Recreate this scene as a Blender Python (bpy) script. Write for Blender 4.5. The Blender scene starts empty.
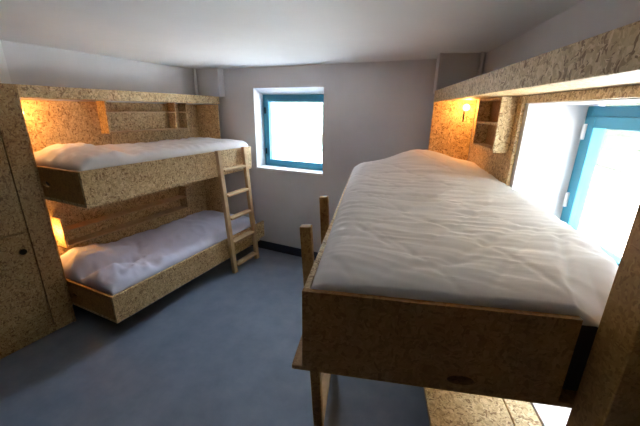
import bpy, bmesh, math, random
from mathutils import Vector, Matrix, noise
random.seed(4)
C = bpy.context.scene.collection
S = bpy.context.scene
BANG = 0.274                      # the right-hand wall stands askew by this angle
CB, SB = math.cos(BANG), math.sin(BANG)
def uv(u, v, z=0.0):
    return (u*CB - v*SB, u*SB + v*CB, z)

# ------------------------------------------------------------------ materials
def mat(name, col, rough=.6, spec=.3, **kw):
    m = bpy.data.materials.new(name); m.use_nodes = True
    b = m.node_tree.nodes['Principled BSDF']
    b.inputs['Base Color'].default_value = (*col, 1)
    b.inputs['Roughness'].default_value = rough
    b.inputs['Specular IOR Level'].default_value = spec
    for k, v in kw.items(): b.inputs[k].default_value = v
    return m
def osb(name, cols, scale=1.0, rough=.55):
    m = mat(name, cols[1], rough, .35); nt = m.node_tree; N = nt.nodes; L = nt.links
    b = N['Principled BSDF']
    tc = N.new('ShaderNodeTexCoord')
    nz = N.new('ShaderNodeTexNoise'); nz.inputs['Scale'].default_value = 9*scale; nz.inputs['Detail'].default_value = 2
    L.new(tc.outputs['Object'], nz.inputs['Vector'])
    mx = N.new('ShaderNodeMix'); mx.data_type = 'RGBA'; mx.blend_type = 'LINEAR_LIGHT'; mx.inputs[0].default_value = .025
    L.new(tc.outputs['Object'], mx.inputs[6]); L.new(nz.outputs['Color'], mx.inputs[7])
    vals = []
    for rot, sc in (((.5, .35, .6), (16, 44, 44)), ((-.4, .8, -.5), (40, 15, 42)), ((.9, -.3, .2), (40, 42, 14))):
        mp = N.new('ShaderNodeMapping'); mp.inputs['Rotation'].default_value = rot
        mp.inputs['Scale'].default_value = [s*scale for s in sc]
        L.new(mx.outputs[2], mp.inputs['Vector'])
        vo = N.new('ShaderNodeTexVoronoi'); vo.inputs['Scale'].default_value = 1.0
        L.new(mp.outputs[0], vo.inputs['Vector'])
        sp = N.new('ShaderNodeSeparateColor'); L.new(vo.outputs['Color'], sp.inputs[0])
        vals.append((sp, vo))
    # pick one flake layer or the other by the second layer's own random value
    gt = N.new('ShaderNodeMath'); gt.operation = 'GREATER_THAN'; gt.inputs[1].default_value = .55
    L.new(vals[0][0].outputs[1], gt.inputs[0])
    m1 = N.new('ShaderNodeMix'); L.new(gt.outputs[0], m1.inputs[0])
    L.new(vals[1][0].outputs[0], m1.inputs[2]); L.new(vals[0][0].outputs[0], m1.inputs[3])
    gt2 = N.new('ShaderNodeMath'); gt2.operation = 'GREATER_THAN'; gt2.inputs[1].default_value = .68
    L.new(vals[2][0].outputs[1], gt2.inputs[0])
    m2 = N.new('ShaderNodeMix'); L.new(gt2.outputs[0], m2.inputs[0])
    L.new(m1.outputs[0], m2.inputs[2]); L.new(vals[2][0].outputs[0], m2.inputs[3])
    cr = N.new('ShaderNodeValToRGB'); el = cr.color_ramp.elements
    el[0].position = 0; el[0].color = (*cols[0], 1); el[1].position = 1; el[1].color = (*cols[3], 1)
    for p, c in ((.08, cols[0]), (.3, cols[1]), (.65, cols[2])):
        e = el.new(p); e.color = (*c, 1)
    L.new(m2.outputs[0], cr.inputs[0]); L.new(cr.outputs[0], b.inputs['Base Color'])
    bp = N.new('ShaderNodeBump'); bp.inputs['Strength'].default_value = .12; bp.inputs['Distance'].default_value = .004
    L.new(m2.outputs[0], bp.inputs['Height']); L.new(bp.outputs[0], b.inputs['Normal'])
    return m
def mottled(name, c1, c2, scale, rough, spec=.3, bump=0.0, detail=5):
    m = mat(name, c1, rough, spec); nt = m.node_tree; N = nt.nodes; L = nt.links; b = N['Principled BSDF']
    tc = N.new('ShaderNodeTexCoord'); nz = N.new('ShaderNodeTexNoise')
    nz.inputs['Scale'].default_value = scale; nz.inputs['Detail'].default_value = detail; nz.inputs['Roughness'].default_value = .65
    L.new(tc.outputs['Object'], nz.inputs['Vector'])
    cr = N.new('ShaderNodeValToRGB'); el = cr.color_ramp.elements
    el[0].position = .3; el[0].color = (*c1, 1); el[1].position = .7; el[1].color = (*c2, 1)
    L.new(nz.outputs[0], cr.inputs[0]); L.new(cr.outputs[0], b.inputs['Base Color'])
    if bump:
        bp = N.new('ShaderNodeBump'); bp.inputs['Strength'].default_value = bump; bp.inputs['Distance'].default_value = .01
        L.new(nz.outputs[0], bp.inputs['Height']); L.new(bp.outputs[0], b.inputs['Normal'])
    return m
OSBC = ((.26, .15, .062), (.51, .345, .165), (.60, .425, .215), (.75, .565, .32))
M = {
 'osb': osb('osb_board', OSBC, 2.9),
 'osb_brown': osb('osb_board_brown', ((.27, .13, .033), (.35, .18, .05), (.39, .205, .06), (.45, .25, .08)), 2.4),
 'osb_dimmed': osb('osb_board_dimmed', ((.17, .09, .032), (.33, .205, .082), (.39, .255, .11), (.48, .34, .165)), 2.9),  # wardrobe's darker board tone, with shade put into the colour
 'pine': mottled('raw_pine', (.50, .33, .17), (.60, .42, .24), 14, .6),
 'wall': mottled('plaster', (.66, .645, .66), (.71, .695, .71), 3, .9, .1, .05),
 'ceiling': mottled('ceiling_paint', (.76, .765, .77), (.80, .805, .81), 2, .9, .1),
 'lining': mottled('dark_low_bounce', (.10, .065, .035), (.14, .09, .05), 6, .7),  # for the unseen front wall, darkened to cut bounce onto the end board
 'white': mat('white_reveal', (.80, .80, .81), .8, .2),
 'floor': mottled('slate_blue_lino', (.165, .21, .285), (.23, .28, .365), 5.5, .55, .35, .03, 8),
 'skirt': mat('dark_skirting', (.035, .05, .075), .5),
 'teal': mat('teal_paint', (.04, .26, .39), .45, .4),
 'steel': mat('galvanised_pipe', (.66, .65, .66), .4, .5),
 'dark': mat('dark_hole', (.012, .010, .008), .9, .05),
 'duvet': mat('white_cotton', (.76, .735, .735), .95, .05),
 'duvet_cool_cast': mat('cool_cast_cotton', (.70, .725, .89), .95, .05),  # white cotton with a cool light cast put into its colour
 'mattress': mat('mattress_shade', (.07, .062, .055), .95, .05),  # blackened so the bed gap and hand hole read as shade
 'brass': mat('lamp_socket', (.5, .48, .45), .4),
 'concrete': mottled('pale_paving', (.62, .62, .61), (.70, .70, .69), .8, .9),
 'render': mottled('pale_render', (.62, .60, .55), (.68, .66, .62), 1.2, .9),
 'leaf': mottled('hedge_leaf', (.035, .042, .028), (.085, .092, .066), 6, .8, .2, .6),
}
def glass():
    m = bpy.data.materials.new('window_glass'); m.use_nodes = True; N = m.node_tree.nodes; L = m.node_tree.links
    N.clear(); o = N.new('ShaderNodeOutputMaterial'); t = N.new('ShaderNodeBsdfTransparent'); g = N.new('ShaderNodeBsdfGlossy')
    t.inputs[0].default_value = (.95, .98, .98, 1); g.inputs['Roughness'].default_value = .02
    x = N.new('ShaderNodeMixShader'); x.inputs[0].default_value = .05
    L.new(t.outputs[0], x.inputs[1]); L.new(g.outputs[0], x.inputs[2]); L.new(x.outputs[0], o.inputs[0]); return m
M['glass'] = glass()
def emit(name, col, s):
    m = mat(name, col); b = m.node_tree.nodes['Principled BSDF']
    b.inputs['Emission Color'].default_value = (*col, 1); b.inputs['Emission Strength'].default_value = s; return m
M['bulb'] = emit('warm_bulb', (1, .52, .14), 6)

# ------------------------------------------------------------------ helpers
class MB:
    def __init__(s): s.bm = bmesh.new()
    def box(s, x0, x1, y0, y1, z0, z1):
        P = [(x, y, z) for z in (z0, z1) for x, y in ((x0, y0), (x1, y0), (x1, y1), (x0, y1))]
        v = [s.bm.verts.new(p) for p in P]
        for f in ((3,2,1,0), (4,5,6,7), (0,1,5,4), (1,2,6,5), (2,3,7,6), (3,0,4,7)): s.bm.faces.new([v[i] for i in f])
        return s
    def prism(s, pts, z0, z1):           # pts counter-clockwise in plan
        n = len(pts); a = [s.bm.verts.new((x, y, z0)) for x, y in pts]; b = [s.bm.verts.new((x, y, z1)) for x, y in pts]
        s.bm.faces.new(a[::-1]); s.bm.faces.new(b)
        for i in range(n): s.bm.faces.new((a[i], a[(i+1)%n], b[(i+1)%n], b[i]))
        return s
    def bar(s, p, q, w, d, ref=(1,0,0)):  # rectangular bar from p to q, w along ref, d across
        p = Vector(p); q = Vector(q); ax = (q-p).normalized(); r = Vector(ref); r = (r - ax*r.dot(ax)).normalized(); t = ax.cross(r)
        k = [(-w/2, -d/2), (w/2, -d/2), (w/2, d/2), (-w/2, d/2)]
        a = [s.bm.verts.new(p + r*i + t*j) for i, j in k]; b = [s.bm.verts.new(q + r*i + t*j) for i, j in k]
        s.bm.faces.new(a[::-1]); s.bm.faces.new(b)
        for i in range(4): s.bm.faces.new((a[i], a[(i+1)%4], b[(i+1)%4], b[i]))
        return s
    def cyl(s, p, q, r, n=16, r2=None):
        p = Vector(p); q = Vector(q); r2 = r if r2 is None else r2; ax = (q-p).normalized()
        t = ax.orthogonal().normalized(); u = ax.cross(t)
        cs = [(math.cos(2*math.pi*i/n), math.sin(2*math.pi*i/n)) for i in range(n)]
        a = [s.bm.verts.new(p + (t*c + u*d)*r) for c, d in cs]; b = [s.bm.verts.new(q + (t*c + u*d)*r2) for c, d in cs]
        s.bm.faces.new(a[::-1]); s.bm.faces.new(b)
        for i in range(n): s.bm.faces.new((a[i], a[(i+1)%n], b[(i+1)%n], b[i]))
        return s
    def ball(s, c, r, sz=1.0):
        bmesh.ops.create_uvsphere(s.bm, u_segments=20, v_segments=12, radius=r, matrix=Matrix.Translation(c) @ Matrix.Diagonal((1, 1, sz, 1))); return s
    def holed(s, u0, u1, z0, z1, y0, y1, hu, hz, ru, rz, n=24):
        """upright board in the u-z plane, y0..y1 thick, with an oval hand hole cut right through"""
        rim = []
        for i in range(n):
            a = 2*math.pi*(i+.5)/n; c, d = math.cos(a), math.sin(a)
            k = min(((u1-hu) if c > 0 else (hu-u0))/abs(c), ((z1-hz) if d > 0 else (hz-z0))/abs(d))
            rim.append((hu+c*k, hz+d*k, hu+c*ru, hz+d*rz, math.atan2(d, c) % (2*math.pi)))
        for cx, cz in ((u0, z0), (u1, z0), (u1, z1), (u0, z1)):
            a = math.atan2(cz-hz, cx-hu); rim.append((cx, cz, hu+math.cos(a)*ru, hz+math.sin(a)*rz, a % (2*math.pi)))
        rim.sort(key=lambda t: t[4]); n = len(rim)
        of = [s.bm.verts.new((t[0], y0, t[1])) for t in rim]; inf = [s.bm.verts.new((t[2], y0, t[3])) for t in rim]
        ob = [s.bm.verts.new((t[0], y1, t[1])) for t in rim]; inb = [s.bm.verts.new((t[2], y1, t[3])) for t in rim]
        for i in range(n):
            j = (i+1) % n
            s.bm.faces.new((of[i], of[j], inf[j], inf[i])); s.bm.faces.new((ob[j], ob[i], inb[i], inb[j]))
            s.bm.faces.new((of[j], of[i], ob[i], ob[j])); s.bm.faces.new((inf[i], inf[j], inb[j], inb[i]))
        return s
    def build(s, name, m, parent=None, bevel=0.0, smooth=False):
        bmesh.ops.recalc_face_normals(s.bm, faces=s.bm.faces)
        if bevel:
            bmesh.ops.bevel(s.bm, geom=[e for e in s.bm.edges if len(e.link_faces) == 2 and e.calc_face_angle() > .6], offset=bevel, segments=1, affect='EDGES')
        me = bpy.data.meshes.new(name); s.bm.to_mesh(me); s.bm.free(); me.materials.append(m)
        if smooth: me.polygons.foreach_set('use_smooth', [True]*len(me.polygons))
        o = bpy.data.objects.new(name, me); C.objects.link(o)
        if parent: o.parent = parent
        return o
def bx(*a): return MB().box(*a)
def tag(o, label, cat, group=None):
    o['label'] = label; o['category'] = cat
    if group: o['group'] = group
    return o
def thing(name, label, cat, loc=(0, 0, 0), rz=0.0, group=None):
    o = bpy.data.objects.new(name, None); C.objects.link(o); o.location = loc; o.rotation_euler = (0, 0, rz)
    o.empty_display_size = .1
    return tag(o, label, cat, group)
def struct(o): o['kind'] = 'structure'; return o
def turn(o): o.rotation_euler = (0, 0, BANG); return o     # local x = u, local y = v

# ------------------------------------------------------------------ numbers of the room
XW, YB, ZC, UW = -3.142, 3.224, 2.19, .809
YN = -1.3; T = .45; TR = .37
WX0, WX1, WZ0, WZ1 = -2.369, -1.48, 1.071, 1.976          # window in the back wall
V0, V1, NZ0, NZ1, UG = 1.00, 2.0, .45, 1.80, 1.10         # niche of the right window
vb = (YB - UW*SB)/CB                                       # right wall meets back wall
vn = (YN - UW*SB)/CB
xr = UW*CB - vb*SB; xn = UW*CB - vn*SB

# ------------------------------------------------------------------ setting
struct(MB().prism([(XW, YN), (xn, YN), (xr, YB), (XW, YB)], -.2, 0).build('floor', M['floor']))
struct(MB().prism([(XW-T, YN-T), (xn+1.2, YN-T), (xr+1.2, YB+T), (XW-T, YB+T)], ZC, ZC+.2).build('ceiling', M['ceiling']))
struct(bx(XW-T, XW, YN-T, YB+T, -.2, ZC).build('wall_left', M['wall']))
struct(bx(XW, xn+.6, YN-T, YN, -.2, ZC).build('wall_front', M['lining']))  # wall behind the camera, coloured dark to keep its bounce low
w = MB()
w.box(XW, WX0, YB, YB+T, -.2, ZC); w.box(WX1, xr+.35, YB, YB+T, -.2, ZC)
w.box(WX0, WX1, YB, YB+T, -.2, WZ0); w.box(WX0, WX1, YB, YB+T, WZ1, ZC)
struct(w.build('wall_back', M['wall']))
w = MB()
w.prism([(UW, vn-.1), (UW+TR, vn-.1), (UW+TR, V0), (UW, V0)], -.2, ZC)
w.prism([(UW, V1), (UW+TR, V1), (UW+TR, vb+.4), (UW, vb)], -.2, ZC)
w.box(UW, UW+TR, V0, V1, -.2, NZ0); w.box(UW, UW+TR, V0, V1, NZ1, ZC)
struct(turn(w.build('wall_right', M['wall'])))
struct(bx(XW, -.35, YB-.014, YB, 0, .105).build('baseboard_back', M['skirt']))
# boxed-in risers in the corners and the pipes beside them
struct(bx(XW, -2.785, 3.115, YB, 1.885, ZC).build('trim_1', M['wall']))
struct(MB().cyl((-2.772, 3.113, 1.885), (-2.772, 3.113, ZC), .011).build('trim_2', M['steel']))
struct(MB().cyl((-3.10, 3.085, 1.885), (-3.10, 3.085, ZC), .02).build('trim_3', M['steel']))
struct(turn(MB().prism([(.478, 2.925), (.78, 2.925), (.78, 3.06), (.478, 3.145)], 1.90, ZC).build('trim_4', M['wall'])))
struct(turn(MB().cyl((.470, 2.915, 1.90), (.470, 2.915, ZC), .009).build('trim_5', M['steel'])))
struct(turn(MB().cyl((.775, 2.895, 1.90), (.775, 2.895, ZC), .018).build('trim_6', M['steel'])))
struct(bx(XW, XW+.05, .55, 1.31, 1.89, ZC).build('trim_7', M['white']))

def window(name, x0, x1, z0, z1, y, fw, sw, transom=None):
    """frame in the local x-z plane at depth y..y+.07, sash slightly proud of it"""
    f = MB(); d = .07
    f.box(x0, x0+fw, y, y+d, z0, z1); f.box(x1-fw, x1, y, y+d, z0, z1)
    f.box(x0+fw, x1-fw, y, y+d, z1-fw, z1); f.box(x0+fw, x1-fw, y, y+d, z0, z0+fw)
    lo = z0+fw
    if transom: f.box(x0+fw, x1-fw, y, y+d, transom-fw, transom); lo = transom
    o = struct(f.build(name, M['teal'], bevel=.003))
    a0, a1, c0, c1 = x0+fw+.0006, x1-fw-.0006, lo+.0006, z1-fw-.0006
    s = MB()
    s.box(a0, a0+sw, y-.012, y+.05, c0, c1); s.box(a1-sw, a1, y-.012, y+.05, c0, c1)
    s.box(a0+sw, a1-sw, y-.012, y+.05, c1-sw, c1); s.box(a0+sw, a1-sw, y-.012, y+.05, c0, c0+sw)
    sash = s.build('sash', M['teal'], o, .003)
    bx(a0+sw, a1-sw, y+.015, y+.021, c0+sw, c1-sw).build('pane', M['glass'], sash)
    if transom: bx(x0+fw, x1-fw, y+.03, y+.036, z0+fw, transom-fw).build('lower_pane', M['glass'], o)
    return o, a0, a1, c0, c1
# window 1: 18 cm deep reveal with a sloped head, white inside
YF = 3.40
o1, a0, a1, c0, c1 = window('window_1', WX0+.006, WX1-.002, WZ0-.001, 1.914, YF, .038, .045)
for z in (1.22, 1.70): MB().cyl((a0-.003, YF-.018, z), (a0-.003, YF-.018, z+.07), .009).build('hinge', M['dark'], o1)
hm = MB(); hm.box(a1-.032, a1-.012, YF-.022, YF-.012, 1.44, 1.53); hm.box(a1-.03, a1-.014, YF-.05, YF-.034, 1.38, 1.49); hm.box(a1-.028, a1-.016, YF-.036, YF-.02, 1.475, 1.49)
hm.build('window_handle', M['steel'], o1)
r = MB()
v = [r.bm.verts.new(p) for p in ((WX0, YB+.001, WZ1-.0005), (WX1, YB+.001, WZ1-.0005), (WX1, YF+.07, WZ1-.0005), (WX0, YF+.07, WZ1-.0005), (WX0, YF, 1.916), (WX1, YF, 1.916), (WX1, YF+.07, 1.916), (WX0, YF+.07, 1.916))]
for f in ((0, 1, 2, 3), (0, 4, 5, 1), (4, 7, 6, 5), (2, 6, 7, 3), (0, 3, 7, 4), (1, 5, 6, 2)): r.bm.faces.new([v[i] for i in f])
r.box(WX0, WX0+.004, YB+.001, YF, WZ0+.004, 1.97); r.box(WX0, WX1, YB-.012, YF, WZ0-.022, WZ0+.002)
r.build('white_reveal', M['white'], o1)
# window 2: deep niche in the right-hand wall (built along v, then turned)
o2, b0, b1, e0, e1 = window('window_2', -V1+.002, -V0-.002, NZ0+.002, NZ1-.012, UG, .05, .055, 1.07)
o2.rotation_euler = (0, 0, BANG - math.pi/2)                # local x = -v, local y = u
for z in (1.25, 1.62): MB().cyl((b0-.003, UG-.018, z), (b0-.003, UG-.018, z+.08), .01).build('hinge', M['steel'], o2)
r = MB(); r.box(-V1, -V1+.003, UW+.001, UG, NZ0, NZ1-.002); r.box(-V0-.003, -V0, UW+.001, UG, NZ0, NZ1-.002)
r.box(-V1+.003, -V0-.003, UW+.001, UG, NZ1-.004, NZ1); r.box(-V1+.003, -V0-.003, UW+.001, UG, NZ0, NZ0+.003)
r.build('reveal', M['wall'], o2)

# ------------------------------------------------------------------ left-hand bunks
XC, YA = -2.855, 1.234                                      # wardrobe face / where the bunks begin
# wardrobe
t = thing('wardrobe', 'tall chipboard wardrobe, its tone darkened for shade, at the left edge, beside the bunks', 'wardrobe', (XW+.15, .8, 0))
def at(o, ob):                                              # child meshes are written in room coordinates
    ob.parent = o; ob.matrix_parent_inverse = o.matrix_basis.inverted() if False else Matrix.LocRotScale(o.location, o.rotation_euler, None).inverted(); return ob
fz = 1.887
at(t, bx(XW+.002, XC-.02, .30, YA-.02, .004, fz).build('carcass', M['osb_dimmed']))
at(t, bx(XW+.002, XC, YA-.02, YA-.001, .004, fz).build('side_panel', M['osb_dimmed'], bevel=.002))
at(t, bx(XC-.02, XC, 1.083, YA-.021, .06, fz).build('front_strip', M['osb_dimmed'], bevel=.002))
at(t, bx(XC-.02, XC-.012, .30, YA-.021, .004, .058).build('plinth', M['osb_dimmed']))
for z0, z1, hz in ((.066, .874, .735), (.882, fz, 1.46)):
    d = at(t, bx(XC-.02, XC, .50, 1.076, z0, z1).build('door', M['osb_dimmed'], bevel=.003))
    k = MB().cyl((XC, 1.02, hz), (XC+.004, 1.02, hz), .022, 20).cyl((XC+.004, 1.02, hz), (XC+.007, 1.02, hz), .014, 20)
    h = k.build('finger_pull', M['dark']); h.parent = d; h['label'] = 'small black round finger pull'
# cladding: back panel, end panel at the far end, top board with its front fascia
t = thing('bunk_surround', 'chipboard wall lining with a pale top board around the left bunks', 'bunk surround', (XW, YA, 0))
at(t, bx(XW+.002, XW+.016, YA, 3.097, .02, 1.79).build('back_panel', M['osb']))
at(t, bx(XW+.002, -2.80, 3.097, 3.112, .42, 1.79).build('end_panel', M['osb'], bevel=.002))
at(t, bx(XW+.002, XC-.022, YA, 3.20, 1.867, fz-.002).build('top_board', M['osb']))
at(t, bx(XC-.02, XC, YA-.0, 3.20, 1.80, fz).build('fascia', M['osb'], bevel=.003))
# shelves on the back panel
def wall_shelf(label, y0, y1, zb, zm, zt, comp):
    x0, x1 = XW+.017, XW+.135
    t = thing('wall_shelf', label, 'shelf', (x0, y0, zb), 0, 'shelves inside the left bunks')
    at(t, bx(x0, x1, y0, y0+.02, zb, zt).build('side_panel', M['osb'], bevel=.002))
    at(t, bx(x0, x1, y1-.02, y1, zb, zt).build('side_panel', M['osb'], bevel=.002))
    at(t, bx(x0, x1, y0+.021, y1-.021, zm-.012, zm).build('board', M['pine'], bevel=.002))
    at(t, bx(x0, x1, y0+.021, y1-.021, zb+.004, zb+.016).build('board', M['pine'], bevel=.002))
    if comp:
        at(t, bx(x0, x1-.004, y1-comp, y1-comp+.015, zb+.017, zm-.013).build('divider', M['osb']))
        at(t, bx(x0, x1-.004, y1-comp, y1-comp+.015, zm+.001, zt).build('divider', M['osb']))
    return t
wall_shelf('long two-tier shelf on the wall above the upper left bunk', 1.90, 2.83, 1.515, 1.71, 1.80, .17)
wall_shelf('long dark shelf on the wall between the two left bunks', 1.36, 2.70, .60, .75, .86, 0)
# bed boxes
def wall_bunk(label, xf, y1r, zb, zt, hole):
    t = thing('bunk_bed', label, 'bunk bed', (XW, YA, zb), 0, 'bunks on the left wall')
    at(t, bx(XW+.018, xf, YA+.002, 3.094, zb, zb+.022).build('base_board', M['osb']))
    at(t, bx(xf-.022, xf, YA+.002, y1r, zb+.023, zt).build('side_rail', M['osb'], bevel=.003))
    e = MB().holed(XW+.018, xf-.023, zb+.023, zt-.005, YA+.002, YA+.022, -2.80, zt-.13, .045, .022)
    at(t, e.build('end_board', M['osb_brown']))
    return t
wall_bunk('upper wall-hung chipboard bunk on the left, with the ladder against it', -2.348, 3.10, 1.079, 1.334, 1)
wall_bunk('lower wall-hung chipboard bunk on the left, just above the floor', -2.281, 3.205, .165, .395, 0)
tag(bx(XW+.02, -2.375, YA+.025, 3.09, 1.103, 1.30).build('mattress', M['mattress'], bevel=.02), 'mattress under the duvet of the upper left bunk', 'mattress')
tag(bx(XW+.02, -2.307, YA+.025, 3.09, .189, .365).build('mattress', M['mattress'], bevel=.02), 'mattress under the duvet of the lower left bunk', 'mattress')

# ------------------------------------------------------------------ duvets
def fbm(x, y, s, seed=0.0):
    return noise.noise(Vector((x*s, y*s, seed))) + .5*noise.noise(Vector((x*s*2.1, y*s*2.1, seed+7)))
def ridge(x, y, seed):
    return 1-abs(noise.noise(Vector((x, y, seed))))*2
def cloth(name, x0, x1, y0, y1, zbase, hf, m, nx, ny, edge=.0):
    """closed body: top surface hf(x, y), rounded over to zbase round its rim"""
    bm = bmesh.new(); G = []
    for j in range(ny+1):
        row = []
        for i in range(nx+1):
            x = x0+(x1-x0)*i/nx; y = y0+(y1-y0)*j/ny
            row.append(bm.verts.new((x, y, hf(x, y))))
        G.append(row)
    for j in range(ny):
        for i in range(nx): bm.faces.new((G[j][i], G[j][i+1], G[j+1][i+1], G[j+1][i]))
    rim = [G[0][i] for i in range(nx+1)] + [G[j][nx] for j in range(1, ny+1)] + [G[ny][i] for i in range(nx-1, -1, -1)] + [G[j][0] for j in range(ny-1, 0, -1)]
    low = [bm.verts.new((p.co.x, p.co.y, min(zbase, p.co.z-.004))) for p in rim]; n = len(rim)
    for i in range(n): bm.faces.new((rim[i], low[i], low[(i+1)%n], rim[(i+1)%n]))
    bm.faces.new(low)
    bmesh.ops.recalc_face_normals(bm, faces=bm.faces)
    me = bpy.data.meshes.new(name); bm.to_mesh(me); bm.free(); me.materials.append(m)
    me.polygons.foreach_set('use_smooth', [True]*len(me.polygons))
    o = bpy.data.objects.new(name, me); C.objects.link(o); return o
def rnd(d, r):
    d = max(0.0, min(1.0, d/r)); return math.sqrt(max(0.0, 1-(1-d)**2))
def gauss(x, y, cx, cy, sx, sy): return math.exp(-((x-cx)/sx)**2-((y-cy)/sy)**2)
def groove(x, y, ax, ay, bxx, by, w):
    px, py = x-ax, y-ay; dx, dy = bxx-ax, by-ay; L = dx*dx+dy*dy
    k = max(0, min(1, (px*dx+py*dy)/L)); d = math.hypot(px-k*dx, py-k*dy); return math.exp(-(d/w)**2)*min(1, 6*k+.2, 6*(1-k)+.2)
# right duvet, in u-v
DU0, DU1, DV0, DV1 = -.178, .803, .907, 2.885
GR = [(-.08, 1.35, .10, 1.12, .018), (.05, 1.55, .45, 1.22, .022), (.25, 1.02, .62, 1.35, .02), (.30, 1.60, .75, 1.28, .02),
      (.10, 1.85, .70, 1.55, .018), (-.05, 1.75, .35, 1.62, .014), (-.1, 2.0, .5, 1.9, .014), (.2, 2.15, .72, 1.85, .016), (.60, .95, .72, 1.3, .016), (.1, .98, .4, 1.08, .02)]
def hr(u, v):
    k = (v-DV0)/(DV1-DV0)
    z = 1.188 + .075*rnd(u-DU0, .14)*rnd(v-DV0+.02, .20)*rnd(DV1-v+.05, .16)
    z += .045*max(0, min(1, (u-.1)/.7))*min(1, max(0, (v-DV0)/.35))*rnd(DU1-u+.05, .12)
    z += .065*k*rnd(u-DU0+.05, .12)*rnd(DU1-u+.04, .15)*rnd(DV1-v+.03, .25)
    z += .12*gauss(u, v, .34, 2.64, .30, .33)*rnd(DV1-v+.02, .25)
    edge = rnd(u-DU0+.03, .12)*rnd(v-DV0+.02, .12)
    mid = gauss(u, v, .3, 1.75, .8, .62)
    s = v + .22*u                                            # folds run across the bed, dipping to the right
    fold = ridge(u*1.6+3, s*13, 2.0)
    z += edge*(.013*mid*fold + .007*fbm(u, v, 5, 3)) + edge*(.2+.8*mid)*(.007*ridge(u*2.2, s*24, 5.0) + .0028*ridge(u*4, s*48, 8.0))
    for g in GR: z -= .008*groove(u, v, *g)
    # stitched quilting
    for q in ((u*.8+v*.6), (-u*.8+v*.6)):
        f = (q/.26) % 1.0; d = min(f, 1-f)*.26; z -= .0032*math.exp(-(d/.012)**2)*edge
    if u > .60 and v < 1.1:                                 # sags into the gap beside the end board
        z -= .07*min(1, (u-.60)/.1)*(1-max(0, (v-.92)/.18))*(1 if v > .92 else 1)
    return z
o = turn(cloth('duvet', DU0, DU1, DV0, DV1, 1.165, hr, M['duvet'], 150, 260))
tag(o, 'large white quilted duvet heaped on the right-hand bunk', 'duvet', 'white duvets')
# upper left duvet
def hu(x, y):
    x0, x1, y0, y1 = XW+.02, -2.374, YA+.03, 3.085
    z = 1.318 + (.085+.012*noise.noise(Vector((x*5, y*5, 3))))*rnd(x-x0+.03, .1)*rnd(x1-x+.008, .09)*rnd(y-y0+.02, .16)*rnd(y1-y+.03, .12)
    z += .055*gauss(x, y, -2.78, 1.50, .26, .17)*rnd(x1-x, .1)
    e = rnd(x1-x, .08)*rnd(y-y0, .08)
    z += e*min(1, max(0, (1.75-y)/.3))*(.018*ridge(x*6+4, y*5+x*3, 6.) + .010*fbm(x, y, 14, 9))
    z += e*(.010*ridge(x*5+y*1.5, y*9, 4.) + .006*fbm(x, y, 8, 2))
    z -= .025*groove(x, y, -2.95, 1.78, -2.40, 1.66, .05)
    return z
o = cloth('duvet', XW+.02, -2.374, YA+.03, 3.085, 1.302, hu, M['duvet'], 60, 150)
tag(o, 'white duvet lying on the upper left bunk behind the ladder', 'duvet', 'white duvets')
# lower left duvet: pillow under the near end, a corner turned over
def hl(x, y):
    x0, x1, y0, y1 = XW+.02, -2.31, YA+.03, 3.085
    z = .385 + (.085+.012*noise.noise(Vector((x*4, y*4, 8))))*rnd(x-x0+.03, .1)*rnd(x1-x+.005, .10)*rnd(y-y0+.03, .10)*rnd(y1-y+.03, .12)
    z += .085*gauss(x, y, -2.88, 1.47, .30, .20)
    e = rnd(x1-x, .08)*rnd(y-y0, .08)
    z += e*(.012*ridge(x*4, y*7+x*2, 9.) + .007*fbm(x, y, 9, 4))
    z += e*min(1, max(0, (2.0-y)/.4))*(.022*ridge(x*6+1, y*5-x*3, 3.) + .012*fbm(x, y, 14, 6))
    z -= .07*groove(x, y, -2.74, 1.24, -2.52, 1.66, .055) + .02*groove(x, y, -2.6, 1.7, -2.9, 1.9, .03)
    z += .035*gauss(x, y, -2.47, 1.38, .08, .10) + .03*gauss(x, y, -2.9, 1.36, .16, .07)
    return z
o = cloth('duvet', XW+.02, -2.31, YA+.03, 3.085, .367, hl, M['duvet_cool_cast'], 70, 150)
tag(o, 'rumpled white duvet on the lower left bunk, lit orange at the near end', 'duvet', 'white duvets')

# ------------------------------------------------------------------ left ladder
def ladder(label, pts_top, pts_bot, ref, rung_z, w, d, rw, rd, m):
    t = thing('ladder', label, 'ladder', pts_bot[0])
    for a, b in zip(pts_top, pts_bot): at(t, MB().bar(b, a, w, d, ref).build('stile', m, bevel=.003))
    for z in rung_z:
        e = []
        for a, b in zip(pts_top, pts_bot):
            k = (z-b[2])/(a[2]-b[2]); e.append(Vector(b).lerp(Vector(a), k))
        ax = (e[1]-e[0]).normalized(); e[0] += ax*(d/2+.0005); e[1] -= ax*(d/2+.0005)
        at(t, MB().bar(e[0], e[1], rw, rd, ref).build('rung', M['pine'], bevel=.003))
    return t
ladder('light wooden ladder with flat rungs leaning on the upper left bunk', [(-2.322, 2.52, 1.345), (-2.322, 2.93, 1.345)],
       [(-2.212, 2.52, .004), (-2.212, 2.93, .004)], (1, 0, 0), (.085, .355, .62, .875, 1.14), .042, .05, .075, .022, M['pine'])

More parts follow.
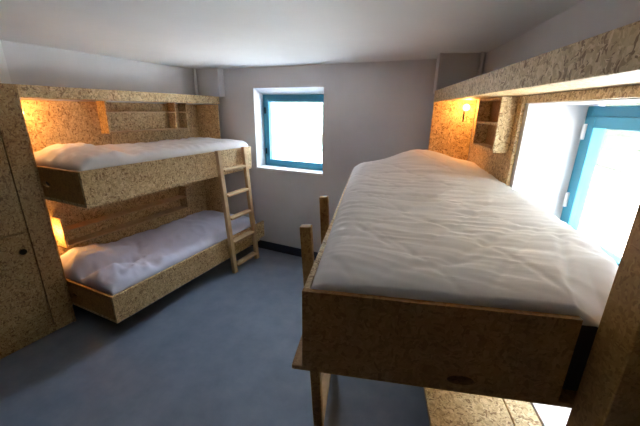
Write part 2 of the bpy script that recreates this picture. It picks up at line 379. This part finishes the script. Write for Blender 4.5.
# ------------------------------------------------------------------ right-hand bunk
t = thing('bunk_bed', 'big chipboard bunk on the right, high at the window, dark end board', 'bunk bed', uv(-.2, .885, .885), BANG)
def loc(ob, o, base):                                       # mesh written in u-v-z, thing standing at base
    ob.parent = o; ob.location = (-base[0], -base[1], -base[2]); return ob
RB = (-.2, .885, .885)
loc(MB().holed(-.2, .612, .898, 1.195, .885, .905, .320, .928, .042, .018).build('end_board', M['osb_brown']), t, RB)
loc(bx(-.2, -.18, .906, 2.895, .898, 1.195).build('side_rail', M['osb'], bevel=.002), t, RB)
loc(MB().prism([(-.238, .885), (.805, .885), (.805, 2.895), (-.222, 2.895), (-.222, 1.26), (-.238, 1.26)], .878, .897).build('base_board', M['osb_brown'], bevel=.002), t, RB)
o = turn(bx(-.176, .79, .92, 2.89, .898, 1.16).build('mattress', M['mattress'], bevel=.02))
tag(o, 'thick mattress inside the box of the right-hand bunk', 'mattress')
# ladder on its outer side
tp = [uv(-.275, 1.30, 1.265), uv(-.275, 1.81, 1.265)]; bt = [uv(-.195, 1.30, .004), uv(-.205, 1.81, .004)]
ladder('narrow wooden ladder with two stile ends showing beside the right-hand bunk', tp, bt, (CB, SB, 0), (.12, .38, .62), .05, .04, .05, .022, M['osb_brown'])  # brown board colour carries the shade of the stile fronts facing the camera
# lining of the right bunk
t = thing('bunk_surround', 'chipboard lining and overhead fascia framing the right-hand window bunk', 'bunk surround', uv(.62, 2.9, 0), BANG)
RS = (.62, 2.9, 0)
loc(bx(.456, .785, 2.9, 2.915, .93, 1.838).build('end_panel', M['osb'], bevel=.002), t, RS)
loc(bx(.787, .806, 2.03, 2.899, .90, 1.838).build('side_panel', M['osb'], bevel=.002), t, RS)
loc(bx(.787, .806, .90, 2.029, NZ1+.001, 1.838).build('head_strip', M['osb']), t, RS)
loc(bx(.479, .806, .55, 2.915, 1.84, 1.858).build('top_board', M['osb'], bevel=.002), t, RS)
loc(bx(.456, .478, .55, 2.915, 1.826, 1.912).build('fascia', M['osb'], bevel=.002), t, RS)
# partition at the near end
t = thing('partition_panel', 'tall thick chipboard post at the right edge, near end of the right bunk', 'partition', uv(.73, .82, 0), BANG)
RP = (.73, .82, 0)
loc(bx(.65, .806, .765, .882, .002, 1.825).build('post_body', M['osb_brown'], bevel=.003), t, RP)
# small shelf box
t = thing('wall_shelf', 'small open shelf box under the fascia of the right-hand bunk', 'shelf', uv(.75, 2.3, 1.52), BANG)
RW = (.75, 2.3, 1.52)
for v_ in (2.09, 2.51): loc(bx(.700, .786, v_, v_+.02, 1.520, 1.837).build('side_panel', M['osb'], bevel=.002), t, RW)
for z in (1.524, 1.675, 1.822): loc(bx(.702, .786, 2.111, 2.509, z, z+.014).build('board', M['osb']), t, RW)
loc(bx(.780, .7865, 2.111, 2.509, 1.539, 1.821).build('back_panel', M['osb_brown']), t, RW)
# low bench beneath it
t = thing('bench', 'low chipboard bench with two lids beneath the right-hand bunk', 'bench', uv(.56, 1.5, 0), BANG)
RN = (.56, 1.5, 0)
loc(bx(.47, .80, .95, 2.60, .003, .425).build('carcass', M['osb']), t, RN)
loc(bx(.32, .679, .90, 2.62, .426, .45).build('lid', M['osb'], bevel=.003), t, RN)
loc(bx(.684, .802, .90, 2.62, .426, .45).build('lid', M['osb'], bevel=.003), t, RN)

# ------------------------------------------------------------------ bed lamps
def lamp(label, loc_, d, energy, out):
    """bare bulb on a small wall socket; d is the direction it sticks out"""
    t = thing('wall_lamp', label, 'lamp', loc_, 0, 'reading lamps in the bunks')
    D = Vector(d)
    MB().cyl((0, 0, 0), D*.008, .03).cyl(D*.008, D*(out-.022), .017).build('socket', M['brass'], t)
    MB().ball(D*out, .024).build('bulb', M['bulb'], t, smooth=True)['label'] = 'glowing warm round bulb'
    MB().cyl(D*.006+Vector((0, 0, -.03)), D*.006+Vector((0, 0, -.11)), .005, 8).build('cord', M['dark'], t)
    l = bpy.data.lights.new('lamp_light', 'POINT'); l.energy = energy; l.color = (1, .52, .16); l.shadow_soft_size = .024
    lo = bpy.data.objects.new('lamp_light', l); C.objects.link(lo); lo.parent = t; lo.location = D*(out+.036)
    return t
dn = (SB, -CB, 0)
lamp('glowing bare bulb on the end panel of the right-hand bunk', uv(.70, 2.899, 1.785), dn, .42, .058)
lamp('lamp on the wardrobe side above the pillow end of the upper left bunk', (-2.995, YA+.001, 1.70), (0, 1, 0), .5, .034)
lamp('lamp on the wardrobe side above the pillow end of the lower left bunk', (-3.075, YA+.001, .74), (0, 1, 0), .3, .034)

# ------------------------------------------------------------------ outdoors
g = MB(); g.box(-60, 60, YB+T+.02, 90, -.9, -.6); g.box(3.6, 60, -60, YB+T+.02, -.9, -.6)
struct(g.build('ground', M['concrete']))
def hedge(label, x0, x1, y0, y1, z0, z1, rot=False):
    bm = bmesh.new(); bmesh.ops.create_cube(bm, size=1, matrix=Matrix.Translation(((x0+x1)/2, (y0+y1)/2, (z0+z1)/2)) @ Matrix.Diagonal((x1-x0, y1-y0, z1-z0, 1)))
    bmesh.ops.subdivide_edges(bm, edges=bm.edges[:], cuts=24, use_grid_fill=True)
    for p in bm.verts: p.co += noise.noise_vector(p.co*1.3)*.35 + noise.noise_vector(p.co*4)*.12
    me = bpy.data.meshes.new('hedge'); bm.to_mesh(me); bm.free(); me.materials.append(M['leaf'])
    o = bpy.data.objects.new('hedge', me); C.objects.link(o)
    if rot: turn(o)
    return tag(o, label, 'hedge')
hedge('tall hedge across the paving outside the right-hand window', 10.5, 13, -20, 32, -.7, 8.0, True)
hedge('pale green hedge outside the small back window', -14, 4, 17, 19.5, -.7, 3.4)

# ------------------------------------------------------------------ light
wd = bpy.data.worlds.new('sky'); S.world = wd; wd.use_nodes = True; N = wd.node_tree.nodes
sk = N.new('ShaderNodeTexSky'); sk.sky_type = 'NISHITA'; sk.sun_disc = False; sk.sun_elevation = math.radians(50); sk.sun_rotation = math.radians(200)
bg = N['Background']; mx = N.new('ShaderNodeMix'); mx.data_type = 'RGBA'; mx.inputs[0].default_value = .6; mx.inputs[7].default_value = (2.6, 2.5, 2.38, 1)   # bright thin cloud over the blue
wd.node_tree.links.new(sk.outputs[0], mx.inputs[6]); wd.node_tree.links.new(mx.outputs[2], bg.inputs[0]); bg.inputs[1].default_value = .95
sl = bpy.data.lights.new('sun', 'SUN'); sl.energy = 15; sl.angle = .01; sl.color = (1, .98, .95)
so = bpy.data.objects.new('sun', sl); C.objects.link(so)
so.rotation_euler = Vector((-.16, .64, -.75)).to_track_quat('-Z', 'Y').to_euler()
def portal(loc_, rot, w_, h_):
    l = bpy.data.lights.new('portal', 'AREA'); l.shape = 'RECTANGLE'; l.size = w_; l.size_y = h_; l.cycles.is_portal = True
    o = bpy.data.objects.new('portal', l); C.objects.link(o); o.location = loc_; o.rotation_euler = rot
portal(((WX0+WX1)/2, YB+T-.02, (WZ0+WZ1)/2), (-math.pi/2, 0, 0), WX1-WX0, WZ1-WZ0)
p = uv(UW+TR+.01, (V0+V1)/2, (NZ0+NZ1)/2); portal(p, (math.pi/2, 0, BANG+math.pi/2), V1-V0, NZ1-NZ0)

# ------------------------------------------------------------------ camera
cam = bpy.data.cameras.new('camera'); co = bpy.data.objects.new('camera', cam); C.objects.link(co); S.camera = co
cam.sensor_fit = 'HORIZONTAL'; cam.sensor_width = 36; cam.lens = 321.36/640*36; cam.clip_start = .02; cam.clip_end = 300
r_ = Vector((0.90421145, 0.42685401, 0.01404652)); u_ = Vector((-0.14250017, 0.27052926, 0.95210694)); f_ = Vector((-0.40261067, 0.86290763, -0.30544242))
mw = Matrix((r_, u_, -f_)).transposed().to_4x4(); mw.translation = (0, 0, 1.75); co.matrix_world = mw
S.view_settings.view_transform = 'Standard'; S.view_settings.look = 'None'; S.view_settings.gamma = 1
S.view_settings.use_curve_mapping = False; S.view_settings.exposure = 3.1
S.cycles.max_bounces = 12; S.cycles.diffuse_bounces = 8; S.cycles.transparent_max_bounces = 12
